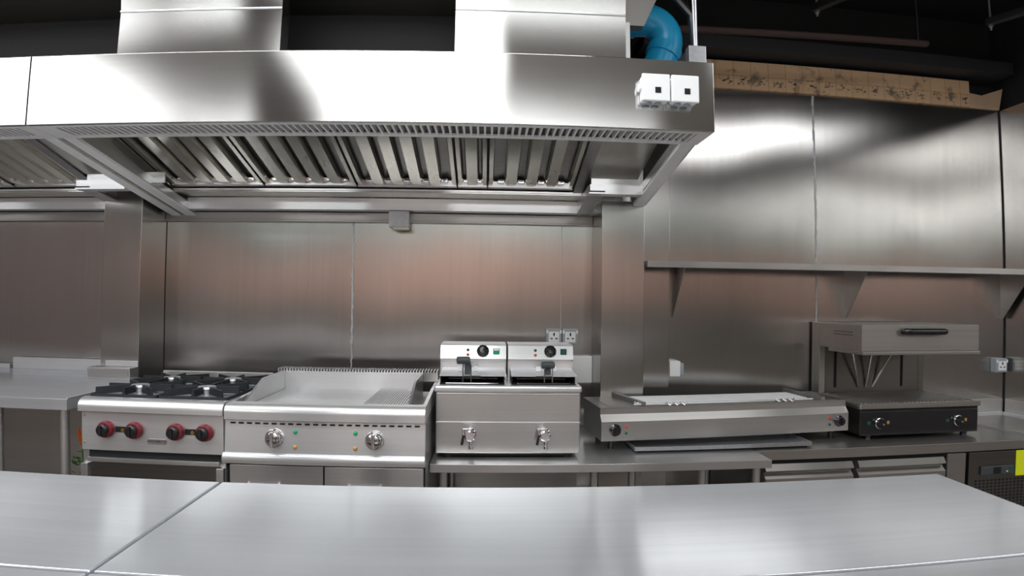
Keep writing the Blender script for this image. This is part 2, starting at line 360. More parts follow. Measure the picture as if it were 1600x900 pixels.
        q = MB(); q.hexa([(fx + .003, 2.77, fz(2.77) + .002), (fx + wd - .003, 2.77, fz(2.77) + .002), (fx + wd - .003, 2.79, fz(2.79) + .002), (fx + .003, 2.79, fz(2.79) + .002),
                          (fx + .003, 2.77, fz(2.77) + .03), (fx + wd - .003, 2.77, fz(2.77) + .03), (fx + wd - .003, 2.79, fz(2.79) + .03), (fx + .003, 2.79, fz(2.79) + .03)]); q.build('filter_frame', M['steel'], f)
        for j in range(nb):
            c = fx + .015 + pt * (j + .5); MB().box(c - .016, c + .016, 2.745, 2.772, fz(2.76) + .014, fz(2.76) + .032, .004).build('drain_tab', M['chrome'], f)
        MB().hexa([(fx + wd - .0035, 2.09, fz(2.09) + .001), (fx + wd + .0005, 2.09, fz(2.09) + .001), (fx + wd + .0005, 2.79, fz(2.79) + .001), (fx + wd - .0035, 2.79, fz(2.79) + .001),
                   (fx + wd - .0035, 2.09, fz(2.09) + .04), (fx + wd + .0005, 2.09, fz(2.09) + .04), (fx + wd + .0005, 2.79, fz(2.79) + .04), (fx + wd - .0035, 2.79, fz(2.79) + .04)]).build('filter_gap', M['void'], f)
        fx += wd
    return t
hood(-1.634, .783, 'R', 'long stainless exhaust hood over the griddle and fryer, with two white boxes on its front')
hood(-4.10, -1.638, 'L', 'stainless exhaust hood at the left edge, cut off by the photo frame')

# ducts rising behind the hood front
def duct_box(x0, x1, label):
    t = thing('duct_box', label, 'duct', (0, 0, 2.103), 0)
    MB().prism([(1.9, 0), (1.9, .155), (1.87, .36), (1.94, .36), (1.972, .155), (1.972, 0)], 'x', x0, x1).build('casing', M['hood'], t)
    MB().box(x0, x1, 1.894, 1.9, .150, .156, .001).build('fold_seam', M['bright'], t)
    return t
duct_box(-1.305, -.718, 'stainless duct box on top of the hood, left one with a curved bright reflection')
d = duct_box(-.119, .470, 'stainless duct box on top of the hood, right one beside the blue pipe')
MB().box(.470, .485, 1.9, 1.905, 0, .13).build('edge_flange', M['bright'], d)
t = thing('supply_duct', 'long dull steel duct running behind the two duct boxes', 'duct', (0, 2.3, 2.103))
MB().box(-4.2, .47, 0, .04, 0, .33).build('lower_panel', M['slate'], t)
MB().box(-4.2, .48, -.30, .04, .3305, .345).build('underside', M['dark_steel'], t)
MB().prism([(.485, .34), (.485, .155), (.555, .155), (.64, .34)], 'y', -.33, -.29).build('end_gusset', M['dull'], t)
MB().box(-4.2, .6, -.29, .04, .346, .80).build('casing', M['dark_steel'], t)
# pipes, rods
bp_ = MB(); R_ = .066
arc = [(.645 + .09 * math.sin(a), 2.27, 2.345 + .09 * math.cos(a)) for a in [math.radians(x) for x in range(0, 116, 12)]]
bp_.tube([(.49, 2.285, 2.435), (.58, 2.28, 2.435)] + arc + [(.69, 2.26, 2.22), (.665, 2.26, 2.122)], R_, 24)
t = bp_.build('drain_pipe', M['blue_pipe']); tag(t, 'bright blue plastic pipe elbow behind the hood top', 'pipe')
for p0, p1 in (((.565, 2.281, 2.435), (.60, 2.277, 2.435)), ((.728, 2.268, 2.315), (.712, 2.265, 2.275))):
    MB().tube([p0, p1], R_ + .006, 24).build('socket_collar', M['blue_pipe'], t)
t = MB().tube([(.66, 2.15, 2.12), (.72, 2.13, 2.17), (.80, 2.12, 2.26), (.80, 2.14, 2.4), (.72, 2.15, 2.5), (.66, 2.16, 2.62), (.66, 2.16, 3.04)], .016, 8).build('flexible_hose', M['black']); tag(t, 'black flexible hose curling behind the blue pipe', 'hose')
t = thing('hanger_bracket', 'small galvanised bracket box with two thin rods on the hood corner', 'bracket', (.735, 1.94, 2.103))
MB().box(-.032, .032, -.02, .02, 0, .07, .003).build('bracket_box', M['zinc'], t)
for dx, dz in ((-.012, 0), (.010, 0)): MB().tube([(dx * .3, 0, .07), (dx, 0, .94)], .004, 8).build('rod', M['zinc'], t)
# junction boxes on the hood front
def jbox(x, label):
    t = thing('junction_box', label, 'box', (x, 1.9, 1.985), 0, 'white junction boxes on the hood front')
    MB().box(-.047, .047, -.034, 0, -.046, .046, .009, 3).build('housing', M['white_plastic'], t)
    MB().box(-.049, .049, -.046, -.0345, -.048, .048, .008, 3).build('lid', M['white_plastic'], t)
    MB().box(-.004, .016, -.0475, -.046, -.020, 0).build('square_socket', M['void'], t)
    for s in (-.022, .012): MB().lathe([(.013, 0), (.013, .004), (.009, .006)], (s, -.018, -.046), (0, 0, -1), 16).build('cable_gland', M['socket_frame'], t)
    MB().lathe([(.016, 0), (.014, .008)], (-.047, -.017, .005), (-1, 0, 0), 16).build('side_gland', M['white_plastic'], t)
jbox(.562, 'white square junction box on the hood front, left of the pair')
jbox(.664, 'white square junction box on the hood front, right of the pair near the corner')
t = thing('sensor_box', 'small grey steel sensor box hanging below the hood back edge', 'box', (-.452, 3.0, 1.62))
MB().box(-.052, .052, -.055, .028, .012, .094, .002).build('housing', M['zinc'], t)
MB().box(-.030, .050, -.05, 0, 0, .0115, .002).build('base', M['cream'], t, 'cream base under the box')

# ------------------------------------------------------------------ sockets and boxes on the back wall
def socket(x, z, y, label, group='wall sockets by the fryer', s=1, deep=.02):
    t = thing('wall_socket', label, 'socket', (x, y, z), 0, group)
    MB().box(-.042 * s, .042 * s, -deep, 0, -.042 * s, .042 * s, .006).build('frame', M['socket_frame'], t)
    f = MB().box(-.028 * s, .028 * s, -deep - .005, -deep, -.03 * s, .026 * s, .003).build('face_plate', M['white_plastic'], t)
    q = MB()
    for a, b, w_, h_ in ((0, .012, .004, .008), (-.013, -.010, .006, .003), (.013, -.010, .006, .003)): q.box((a - w_) * s, (a + w_) * s, -deep - .0056, -deep - .005, (b - h_) * s, (b + h_) * s)
    q.build('pin_holes', M['void'], f)
    for a in (-.036, .036): MB().box((a - .005) * s, (a + .005) * s, -deep - .004, -deep, .016 * s, .034 * s, .002).build('clip', M['white_plastic'], t)
socket(.362, 1.074, YW, 'grey framed white wall socket above the fryer, left of the pair')
socket(.449, 1.074, YW, 'grey framed white wall socket above the fryer, right of the pair')
t = thing('blank_box', 'large blank white electrical box on the wall beside the right pier', 'box', (.512, YW, .903))
MB().box(-.055, .0535, -.03, 0, -.07, .07, .006, 3).build('housing', M['white_plastic'], t)
MB().box(-.057, .0538, -.045, -.0305, -.072, .072, .008, 3).build('lid', M['white_plastic'], t)
t = thing('switch_box', 'small white switch box peeping out beside the narrow pier', 'box', (1.02, YW, .908))
MB().box(-.04, .02, -.06, 0, -.042, .042, .006).build('housing', M['white_plastic'], t)
MB().box(.0202, .04, -.055, -.005, -.034, .030, .005).build('hinged_cover', M['socket_frame'], t)
socket(3.068, .905, YW, 'grey wall socket box near the right corner behind the grill', None, 1.0, .045)

# ------------------------------------------------------------------ wall shelf
t = thing('wall_shelf', 'long stainless wall shelf above the grill', 'shelf', (0, 0, 1.42))
MB().prism([(2.77, .046), (YW, .046), (YW, .041), (2.775, .041), (2.775, .02), (2.79, .02), (2.79, .015), (2.77, .015)], 'x', .79, XR).build('shelf_board', M['steel'], t)
for x in (1.005, 2.03, 3.10):
    MB().prism([(YW, .041), (2.83, .041), (2.83, .03), (YW - .02, -.235), (YW, -.24)], 'x', x - .002, x + .002).build('bracket', M['dull'], t)
    
# ------------------------------------------------------------------ near work tables
def worktable(x0, x1, y0, y1, label, z=.85, group='stainless worktables in the foreground', mat='table'):
    t = thing('worktable', label, 'table', ((x0 + x1) / 2, (y0 + y1) / 2, 0), 0, group)
    hx, hy = (x1 - x0) / 2, (y1 - y0) / 2
    MB().box(-hx, hx, -hy, hy, z - .04, z, .003, 3).build('tabletop', M[mat], t)
    MB().box(-hx + .05, hx - .05, -hy + .03, hy - .03, .16, .19, .003).build('undershelf', M['steel'], t)
    for sx in (-1, 1):
        for sy in (-1, 1):
            l = MB().cyl((sx * (hx - .05), sy * (hy - .05), .02), (sx * (hx - .05), sy * (hy - .05), z - .04), .019, 16).build('leg', M['steel'], t)
            MB().lathe([(.02, 0), (.022, .004), (.016, .02)], (sx * (hx - .05), sy * (hy - .05), 0), (0, 0, 1), 16).build('foot', M['black'], l)
    return t
worktable(-2.9, -.586, .812, 1.255, 'left far worktable in the foreground, left of the diagonal seam')
worktable(-.580, 1.10, .812, 1.255, 'right far worktable in the foreground, wide top reaching the right edge')
worktable(-2.9, -.586, .10, .806, 'near worktable, only a strip at the bottom left corner')
worktable(-.580, 1.30, .10, .806, 'near worktable, only a strip at the bottom right corner')

# ------------------------------------------------------------------ left counter
t = thing('side_counter', 'stainless counter with an upstand left of the gas range', 'counter', (-2.8, 2.6, 0))
ox, oy = 2.8, -2.6
def LX(m, *a, **k): return m.box(a[0] + ox, a[1] + ox, a[2] + oy, a[3] + oy, a[4], a[5], *a[6:])
g = MB(); LX(g, -4.2, -1.64, 2.165, 2.81, .805, .85, .003); LX(g, -4.2, -1.95, 2.81, 3.02, .805, .85); g.build('countertop', M['table'], t)
LX(MB(), -1.645, -1.638, 2.17, 2.81, .8502, .855, .001).build('edge_rim', M['bright'], t)
LX(MB(), -2.60, -1.952, 3.0, 3.03, .8502, .912, .002).build('upstand', M['bright'], t)
LX(MB(), -4.2, -2.62, 3.0, 3.03, .8502, .875, .002).build('upstand', M['bright'], t)
g = MB(); LX(g, -1.962, -1.735, 2.735, 2.812, .8502, .905, .002); g.build('pier_box', M['steel'], t)
g = MB(); LX(g, -1.955, -1.743, 2.7325, 2.7352, .858, .897); g.build('box_recess', M['dull'], t)
LX(MB(), -1.91, -1.735, 2.803, 2.8125, .9055, .932, .001).build('pier_upstand', M['bright'], t)
for x, y in ((-1.675, 2.2), (-1.97, 2.2), (-3.1, 2.2), (-1.675, 2.76), (-3.1, 2.76)):
    MB().cyl((x + ox, y + oy, 0), (x + ox, y + oy, .805), .018, 16).build('leg', M['steel'], t)
LX(MB(), -4.1, -1.66, 2.25, 2.78, .20, .225).build('undershelf', M['dull'], t)
LX(MB(), -4.1, -1.70, 2.80, 2.81, .30, .804).build('back_panel', M['dull'], t)

# ------------------------------------------------------------------ gas range
X0, X1, YF = -1.582, -.992, 2.15
t = thing('gas_range', 'four burner gas range with red ringed black knobs', 'range', ((X0 + X1) / 2, YF, 0))
a = (X1 - X0) / 2
MB().box(-a, a, .03, .60, .20, .845, .004).build('body', M['steel'], t)
def nose(z, r, x, yb=.05, drop=.045):
    pts = [(yb, z)] + [(r * (1 - math.sin(q)), z - r * (1 - math.cos(q))) for q in [math.radians(v) for v in range(0, 91, 15)]][::1] + [(0, z - drop), (yb, z - drop)]
    return MB().prism(pts, 'x', -x, x)
nose(.86, .035, a, .05, .05).build('front_rail', M['bright'], t)
MB().box(-a, a, .05, .58, .846, .856, .002).build('top_plate', M['bright'], t)
MB().box(-a + .02, a - .02, .585, .60, .8565, .90, .002).build('back_guard', M['bright'], t)
fp = MB().box(-a + .004, a - .004, .018, .0295, .655, .806, .002).build('control_panel', M['bright'], t)
for sx in (-a + .016, ): 
    for z in (.79, .685): MB().lathe([(.005, 0), (.003, .003)], (sx, .018, z), (0, -1, 0), 12).build('screw', M['chrome'], fp)
for kx in (-1.469, -1.351, -1.183, -1.067):
    k = MB().lathe([(.012, 0), (.031, .001), (.034, .008), (.031, .022), (.024, .026)], (kx - (X0 + X1) / 2, .018, .741), (0, -1, 0), 32).build('knob', M['red'], t, 'red ring bezel round a black knob')
    MB().lathe([(.0240, .022), (.0225, .040), (.018, .044), (0, .0445)], (kx - (X0 + X1) / 2, .018, .741), (0, -1, 0), 28).build('knob_cap', M['black'], k)
    MB().box(kx - (X0 + X1) / 2 - .005, kx - (X0 + X1) / 2 + .005, -.033, -.022, .722, .763, .003).build('grip', M['black'], k)
for kx in (-1.41, -1.125):
    s_ = MB().box(kx - (X0 + X1) / 2 - .025, kx - (X0 + X1) / 2 + .025, .0165, .0178, .729, .751).build('valve_slot', M['void'], t)
    MB().cyl((kx - (X0 + X1) / 2 + .006, .0155, .738), (kx - (X0 + X1) / 2 + .006, .0165, .738), .008, 10).build('pilot_valve', M['brass'], s_)
bx = -1.262 - (X0 + X1) / 2
bd = MB().box(bx - .037, bx + .037, .0155, .0178, .6885, .7085, .001).build('badge', M['zinc'], t, 'small grey maker badge')
text_bm('KITCHEN', .0125, 'badge_text', M['black'], bd, (bx - .013, .0153, .6985))
text_bm('COOK', .0115, 'badge_text', M['red'], bd, (bx + .0225, .0153, .6985))
MB().box(-a + .03, a - .02, .0255, .0298, .620, .6545).build('tray_slot', M['void'], t)
MB().box(-a + .03, a - .02, .012, .0252, .610, .628, .002).build('drip_tray', M['steel'], t)
MB().box(-a + .035, a - .02, .0268, .0298, .42, .605).build('lower_opening', M['dark_steel'], t)
for sx in (-1, 1):
    MB().box(sx * (a - .017) - .015, sx * (a - .017) + .015, .008, .029, .03, .604, .003).build('leg', M['steel'], t)
for i, bx_ in enumerate((-.145, .145)):
    for j, by in enumerate((.185, .435)):
        b_ = MB().lathe([(.062, 0), (.062, .004), (.036, .006), (.034, .026), (.040, .028), (.036, .036)], (bx_, by, .8562), (0, 0, 1), 28).build('burner', M['zinc'], t)
        g = MB()
        c0, h = Vector((bx_, by, 0)), .872
        def bar(p, q, z0, z1, th=.007):
            d = (Vector(q) - Vector(p)); d.normalize(); n = Vector((-d.y, d.x)) * th
            P_, Q = Vector(p), Vector(q)
            g.hexa([(P_.x - n.x, P_.y - n.y, z0), (Q.x - n.x, Q.y - n.y, z0), (Q.x + n.x, Q.y + n.y, z0), (P_.x + n.x, P_.y + n.y, z0),
                    (P_.x - n.x * .6, P_.y - n.y * .6, z1), (Q.x - n.x * .6, Q.y - n.y * .6, z1), (Q.x + n.x * .6, Q.y + n.y * .6, z1), (P_.x + n.x * .6, P_.y + n.y * .6, z1)])
        w_, d_ = .138, .119
        for k in range(8):
            an = math.radians(45 * k); cx, sy = math.cos(an), math.sin(an)
            s_ = min(w_ / abs(cx) if abs(cx) > .01 else 9, d_ / abs(sy) if abs(sy) > .01 else 9)
            bar((bx_ + cx * .042, by + sy * .042), (bx_ + cx * s_, by + sy * s_), .866, .895, .0065)
        for (p, q) in (((-w_, -d_), (w_, -d_)), ((-w_, d_), (w_, d_)), ((-w_, -d_), (-w_, d_)), ((w_, -d_), (w_, d_))):
            bar((bx_ + p[0], by + p[1]), (bx_ + q[0], by + q[1]), .8565, .869, .004)
        g.build('grate', M['iron'], t)

# ------------------------------------------------------------------ griddle
X0, X1, YF = -.988, -.222, 2.155
t = thing('griddle', 'wide electric griddle with smooth plate, ribbed right side and two chrome knobs', 'griddle', ((X0 + X1) / 2, YF, 0))
a = (X1 - X0) / 2; cx = (X0 + X1) / 2
MB().box(-a, a, .045, .66, .10, .80, .003).build('body', M['steel'], t)
g = nose(.855, .032, a, .07, .058); g.build('front_rail', M['bright'], t)
for p_, q_ in ((a - .014, a), (-a, -a + .014)): MB().prism([(.07, .80), (.66, .80), (.66, .872), (.35, .868), (.07, .855)], 'x', p_, q_).build('side_rim', M['bright'], t)
MB().box(-a + .014, a - .014, .07, .66, .801, .812).build('drip_channel', M['dull'], t)
MB().box(-.34, .30, .095, .565, .8125, .832, .003).build('griddle_plate', M['bright'], t)
MB().box(.108, .302, .10, .558, .8321, .8328).build('groove_floor', M['dark_steel'], t)
g = MB(); x = .113
while x < .297: g.box(x, x + .0052, .10, .555, .8329, .836); x += .0105
g.build('ribbed_zone', M['bright'], t)
for sx in (-1, 1):
    g = MB(); xx = -.352 if sx < 0 else .305
    g.prism([(.09, .8125), (.56, .8125), (.575, .915), (.30, .915), (.10, .845)], 'x', xx, xx + .010); g.build('splash_guard', M['steel'], t)
MB().box(-.342, .305, .566, .576, .8125, .915, .001).build('back_guard', M['bright'], t)
ch = MB(); ch.box(-a, a, .578, .60, .873, .912); ch.box(-a, a, .655, .665, .873, .912); ch.box(-a, -a + .01, .60, .655, .873, .912); ch.box(a - .01, a, .60, .655, .873, .912)
cho = ch.build('flue', M['steel'], t)
g = MB(); n = 56
for i in range(n):
    x = -a + .005 + (2 * a - .01) * i / (n - 1); g.box(x - .0030, x + .0030, .575, .652, .9122, .925)
g.build('flue_grille', M['bright'], cho)
MB().box(-a + .004, a - .004, .653, .656, .9122, .9235).build('flue_opening', M['void'], cho)
MB().box(-a + .01, a - .01, .602, .653, .874, .878).build('flue_floor', M['void'], cho)
fp = MB(); fp.prism([(.005, .672), (.016, .792), (.044, .792), (.044, .672)], 'x', -a, a); fpo = fp.build('control_panel', M['bright'], t)
MB().box(-a + .003, a - .003, .014, .044, .7925, .7965).build('shadow_gap', M['dull'], t)
g = MB()
for i in range(23):
    x = -a + .03 + i * (2 * a - .06) / 22; g.box(x - .0095, x + .0095, .0118, .0135, .7795, .7855)
gv = g.build('vent_slots', M['void'], t)
def onp(z): return .005 + (z - .672) / .12 * .011
for kx in (-.795, -.412):
    k = MB().lathe([(.034, 0), (.036, .004), (.034, .010), (.029, .012)], (kx - cx, onp(.728), .728), (0, -1, 0), 36).build('knob', M['chrome'], t, 'chrome knob')
    g = MB().lathe([(.029, .011), (.026, .022), (.020, .026), (0, .028)], (kx - cx, onp(.728), .728), (0, -1, 0), 28).build('knob_dome', M['chrome'], k)
    g = MB().box(kx - cx - .006, kx - cx + .006, onp(.728) - .042, onp(.728) - .018, .702, .758, .003).build('grip', M['chrome'], k)
for kx in (-.715, -.485):
    for z, mm in ((.753, 'green_lamp'), (.696, 'amber_lamp')):
        MB().lathe([(.0085, 0), (.0075, .004), (.004, .008), (0, .009)], (kx - cx, onp(z), z), (0, -1, 0), 18).build('indicator_lamp', M[mm], t, mm.replace('_', ' '))
g = MB(); r = .021; pts = [(.044, .672), (.006, .672)] + [(-.002 + .0 - r * .6 * math.sin(q) + .004, .649 + r * math.cos(q)) for q in [math.radians(v) for v in range(0, 181, 20)]] + [(.044, .628)]
g.prism(pts, 'x', -a - .004, a); g.build('lower_rail', M['bright'], t)
MB().box(-a + .006, a - .002, .034, .0445, .12, .6275).build('door_gap', M['void'], t)
for s0, s1 in ((-a + .012, -.006), (-.001, a - .006)):
    d = MB().box(s0, s1, .018, .0335, .12, .620, .003).build('door', M['steel'], t)
    c = (s0 + s1) / 2; q = -.055 if s0 < -.1 else -.04
    MB().tube([(c + q - .06, .018, .54), (c + q - .06, -.008, .54), (c + q + .06, -.008, .54), (c + q + .06, .018, .54)], .006, 8).build('door_handle', M['chrome'], d)
for sx in (-1, 1):
    for y in (.08, .60): MB().cyl((sx * (a - .05), y, 0), (sx * (a - .05), y, .10), .02, 14).build('leg', M['steel'], t)

# ------------------------------------------------------------------ low equipment stand
t = thing('equipment_stand', 'low stainless stand under the fryer', 'stand', (.5, 2.675, 0))
def O(m, x0, x1, y0, y1, z0, z1, b=0): return m.box(x0 - .5, x1 - .5, y0 - 2.675, y1 - 2.675, z0, z1, b)
g = MB(); O(g, -.218, 1.213, 2.305, 2.785, .565, .60, .0025); O(g, -.218, .56, 2.785, 3.045, .565, .60); O(g, .79, 1.213, 2.785, 2.98, .565, .60); g.build('tabletop', M['steel'], t)
for x, y in ((-.165, 2.35), (1.165, 2.35), (-.165, 2.9), (.47, 2.42), (.655, 2.50), (.96, 2.45), (1.12, 2.8)):
    l = MB().cyl((x - .5, y - 2.675, 0), (x - .5, y - 2.675, .565), .017, 16).build('leg', M['steel'], t)
O(MB(), -.19, 1.19, 2.34, 2.77, .15, .18, .002).build('undershelf', M['dull'], t)
O(MB(), -.19, .48, 2.94, 2.95, .19, .5645).build('back_panel', M['dull'], t)

# ------------------------------------------------------------------ double fryer
t = thing('deep_fryer', 'twin tank countertop deep fryer with two taps on the front', 'fryer', (.10, 2.40, .60))
a = .303
for sx in (-1, 1):
    for y in (.04, .34): MB().cyl((sx * .25, y, .0), (sx * .25, y, .02), .016, 14).build('foot', M['black'], t)
MB().box(-a + .03, a - .03, .012, .38, .0085, .0185).build('base_pan', M['void'], t)
MB().box(-a, a, 0, .39, .0187, .277, .006, 3).build('body', M['steel'], t)
g = MB(); g.box(-a, a, -.0025, 0, .148, .154, .001); g.build('fold_seam', M['bright'], t)
rim = MB(); rim.box(-a - .007, a + .005, -.012, .40, .2772, .306, .010, 4); rim.build('rim', M['bright'], t)
for sx in (-1, 1):
    cxx = -.153 if sx < 0 else .151; wd = .137
    MB().box(cxx - wd, cxx + wd, .02, .195, .3062, .3066).build('tank_opening', M['void'], t)
    g = MB(); g.box(cxx - wd, cxx - wd + .004, .06, .2, .3066, .335); g.box(cxx + wd - .004, cxx + wd, .06, .2, .3066, .335); g.box(cxx - wd, cxx + wd, .195, .2, .3066, .345); g.build('tank_wall', M['void'], t)
    # lid resting open against the head
    lid = MB(); lid.hexa([(cxx - wd - .002, .045, .338), (cxx + wd + .008, .045, .338), (cxx + wd + .004, .205, .352), (cxx - wd, .205, .352), (cxx - wd - .002, .045, .343), (cxx + wd + .008, .045, .343), (cxx + wd + .004, .205, .357), (cxx - wd, .205, .357)])
    lid = lid.build('lid', M['bright'], t)
    MB().box(cxx - .035, cxx + .035, .038, .052, .331, .340, .001).build('lid_notch', M['void'], lid)
    # basket
    b_ = MB(); 
    for i in range(9): b_.tube([(cxx - .10 + i * .025, .04, .3075), (cxx - .10 + i * .025, .18, .3075)], .0014, 6)
    b_.tube([(cxx - .11, .035, .3095), (cxx + .11, .035, .3095), (cxx + .11, .185, .3095), (cxx - .11, .185, .3095), (cxx - .11, .035, .3095)], .003, 8)
    bo = b_.build('fry_basket', M['chrome'], t)
    hx = cxx - .022 if sx < 0 else cxx + .018
    dz = .012 if sx < 0 else 0
    MB().tube([(hx - .017, .03, .316), (hx - .017, .03, .37 + dz), (hx - .013, .05, .385 + dz)], .0026, 8).build('handle_wire', M['chrome'], bo)
    MB().tube([(hx + .017, .03, .316), (hx + .017, .03, .37 + dz), (hx + .013, .05, .385 + dz)], .0026, 8).build('handle_wire', M['chrome'], bo)
    MB().lathe([(.012, 0), (.016, .003), (.016, .052), (.013, .056)], ((hx - .045) if sx < 0 else (hx - .028), .05, .393 + dz - (.0 if sx < 0 else .006)), (1, .15, 0), 22).build('handle_grip', M['grey_plastic'], bo)
    MB().box(hx - .012, hx + .014, .06, .09, .345, .385 + dz, .003).build('handle_bracket', M['grey_plastic'], bo)
    for s2 in (-.034, .036): MB().box(hx + s2 - .010, hx + s2 + .010, .12, .135, .352, .372, .002).build('clip', M['white_plastic'], bo)
    # control head
    hw = .1475
    hd = MB(); hd.prism([(.205, .32), (.205, .388), (.188, .394), (.188, .401), (.206, .457), (.222, .462), (.385, .462), (.385, .3062), (.21, .3062)], 'x', cxx - hw + (.0 if sx < 0 else -.0), cxx + hw)
    ho = hd.build('control_head', M['bright'], t)
    MB().box(cxx - hw, cxx + hw, .1865, .188, .3935, .3985, .0005).build('head_trim', M['dull'], ho)
    def fy(z): return .188 + (z - .401) / .056 * .018
    kx = cxx + .043; kz = .432
    k = MB().lathe([(.020, 0), (.028, .003), (.028, .006), (.021, .012), (.019, .026), (.014, .030), (0, .031)], (kx, fy(kz), kz), (0, -.95, .3), 12).build('knob', M['black_gloss'], ho, 'black thermostat knob')
    for i in range(8):
        an = i * math.pi / 4
        MB().box(kx + .021 * math.cos(an) - .004, kx + .021 * math.cos(an) + .004, fy(kz) - .013, fy(kz) - .005, kz + .021 * math.sin(an) - .004, kz + .021 * math.sin(an) + .004, .001).build('knob_rib', M['black_gloss'], k)
    for z, mm in ((.437, 'dark_green'), (.416, 'red_lamp')): MB().lathe([(.007, 0), (.005, .003), (0, .004)], (cxx - .024, fy(z), z), (0, -.95, .3), 14).build('indicator_lamp', M[mm], ho)
    sw = MB().box(kx + .046, kx + .075, fy(.43) - .006, fy(.43) + .004, .418, .445, .002).build('rocker_switch', M['green_lamp' if sx < 0 else 'dark_green'], ho, 'bright green rocker switch' if sx < 0 else 'dark green rocker switch')
    if sx < 0: MB().box(kx + .049, kx + .072, fy(.43) - .0075, fy(.43) - .004, .435, .4445, .001).build('switch_top', M['white_plastic'], sw)
    # drain tap
    tx = -.158 if sx < 0 else .151; tz = .104
    tp = MB().lathe([(.026, 0), (.026, .006), (.018, .010), (.018, .030), (.024, .032), (.024, .046), (.018, .050)], (tx, 0, tz), (0, -1, 0), 8).build('drain_tap', M['chrome'], t)
    MB().lathe([(.010, 0), (.010, .035), (.012, .036), (.012, .050)], (tx + .004, -.036, tz - .005), (0, 0, -1), 16).build('spout', M['chrome'], tp)
    MB().box(tx - .032, tx + .008, -.045, -.03, tz + .022, tz + .03, .002).build('lever', M['chrome'], tp)
    MB().tube([(tx - .028, -.04, tz + .024), (tx - .027, -.045, tz + .002)], .004, 8).build('lever_neck', M['chrome'], tp)
    MB().tube([(tx - .026, -.045, tz + .004), (tx - .034, -.05, tz - .036)], .0055, 10).build('lever_grip', M['black'], tp)

# ------------------------------------------------------------------ long electric grill (turned a little)
ang = math.radians(5.2)
t = thing('tabletop_grill', 'long low electric tabletop grill with white element rack, slightly turned', 'grill', (.515, 2.50, .60), ang)
W = 1.262
for x in (.06, W - .06):
    for y in (.05, .25): MB().cyl((x, y, 0), (x, y, .046), .014, 12).build('foot', M['black'], t)
MB().prism([(0, .045), (0, .131), (.022, .160), (.022, .188), (.30, .188), (.30, .045)], 'x', 0, W).build('body', M['steel'], t)
g = MB(); g.prism([(-.002, .131), (.020, .161), (.0225, .160), (.001, .130)], 'x', .002, W - .012); g.build('sloped_strip', M['dull'], t)
g = MB(); g.box(-.004, W + .004, .018, .305, 0.1882, 0.1920, .001); g.box(.04, W - .04, .035, .29, 0.1922, 0.1935); g.build('top_tray', M['dull'], t)
q = MB(); x0_, x1_ = .17, W - .20
for i in range(7): q.box(x0_ + .01, x1_, .05 + i * .026, .05 + i * .026 + .015, 0.1937, 0.2060, .004)
eo = q.build('heating_element_rack', M['rail'], t, 'white slatted element rack')
MB().tube([(x0_ - .01, .036, 0.2000), (x1_ + .02, .036, 0.2000)], .005, 8).build('front_bar', M['bright'], t)
for x in (x0_ - .025, x1_ + .015):
    g = MB(); g.hexa([(x + .05, .03, 0.1937), (x + .07, .03, 0.1937), (x + .01, .27, 0.1937), (x - .01, .27, 0.1937), (x + .05, .03, 0.2100), (x + .07, .03, 0.2100), (x + .01, .27, 0.2180), (x - .01, .27, 0.2180)])
    g.build('end_rail', M['dull'], t)
for x in (.36, .92):
    g = MB()
    for i in range(3): g.tube([(x - .05 + .035 * i, .028, 0.2060), (x - .03 + .035 * i, .024, 0.1945), (x - .015 + .035 * i, .03, 0.2060)], .003, 8)
    g.build('wire_clip', M['chrome'], t)
for kx, s in ((.062, 1), (W - .055, -1)):
    k = MB().lathe([(.026, 0), (.027, .005), (.021, .010), (.020, .024), (0, .025)], (kx, 0, .094), (0, -1, 0), 28).build('knob', M['black_gloss'], t, 'black round knob')
    MB().box(kx - .004, kx + .004, -.032, -.024, .078, .110, .002).build('grip', M['black_gloss'], k)
    MB().lathe([(.008, 0), (.006, .004), (0, .005)], (kx + s * .052, 0, .108), (0, -1, 0), 16).build('indicator_lamp', M['red_lamp'], t, 'red lamp')
    MB().lathe([(.007, 0), (.006, .004), (0, .005)], (kx + s * .052, 0, .078), (0, -1, 0), 16).build('indicator_lamp', M['dark_green'], t, 'green lamp')
t = thing('drip_pan', 'thin pale metal pan lying under the long grill', 'pan', (1.08, 2.505, .60), math.radians(1.5))
g = MB(); g.box(-.42, .42, -.03, .20, .010, .0135, .001); g.box(-.42, .42, -.033, -.029, .010, .027, .001); g.box(-.42, .42, .20, .204, .010, .027, .001); g.box(-.424, -.42, -.03, .2, .010, .027, .001); g.box(.42, .424, -.03, .2, .010, .027, .001)
g.build('tray', M['zinc'], t)
MB().box(-.40, .40, -.02, .19, .0, .0098).build('tray_base', M['void'], t)

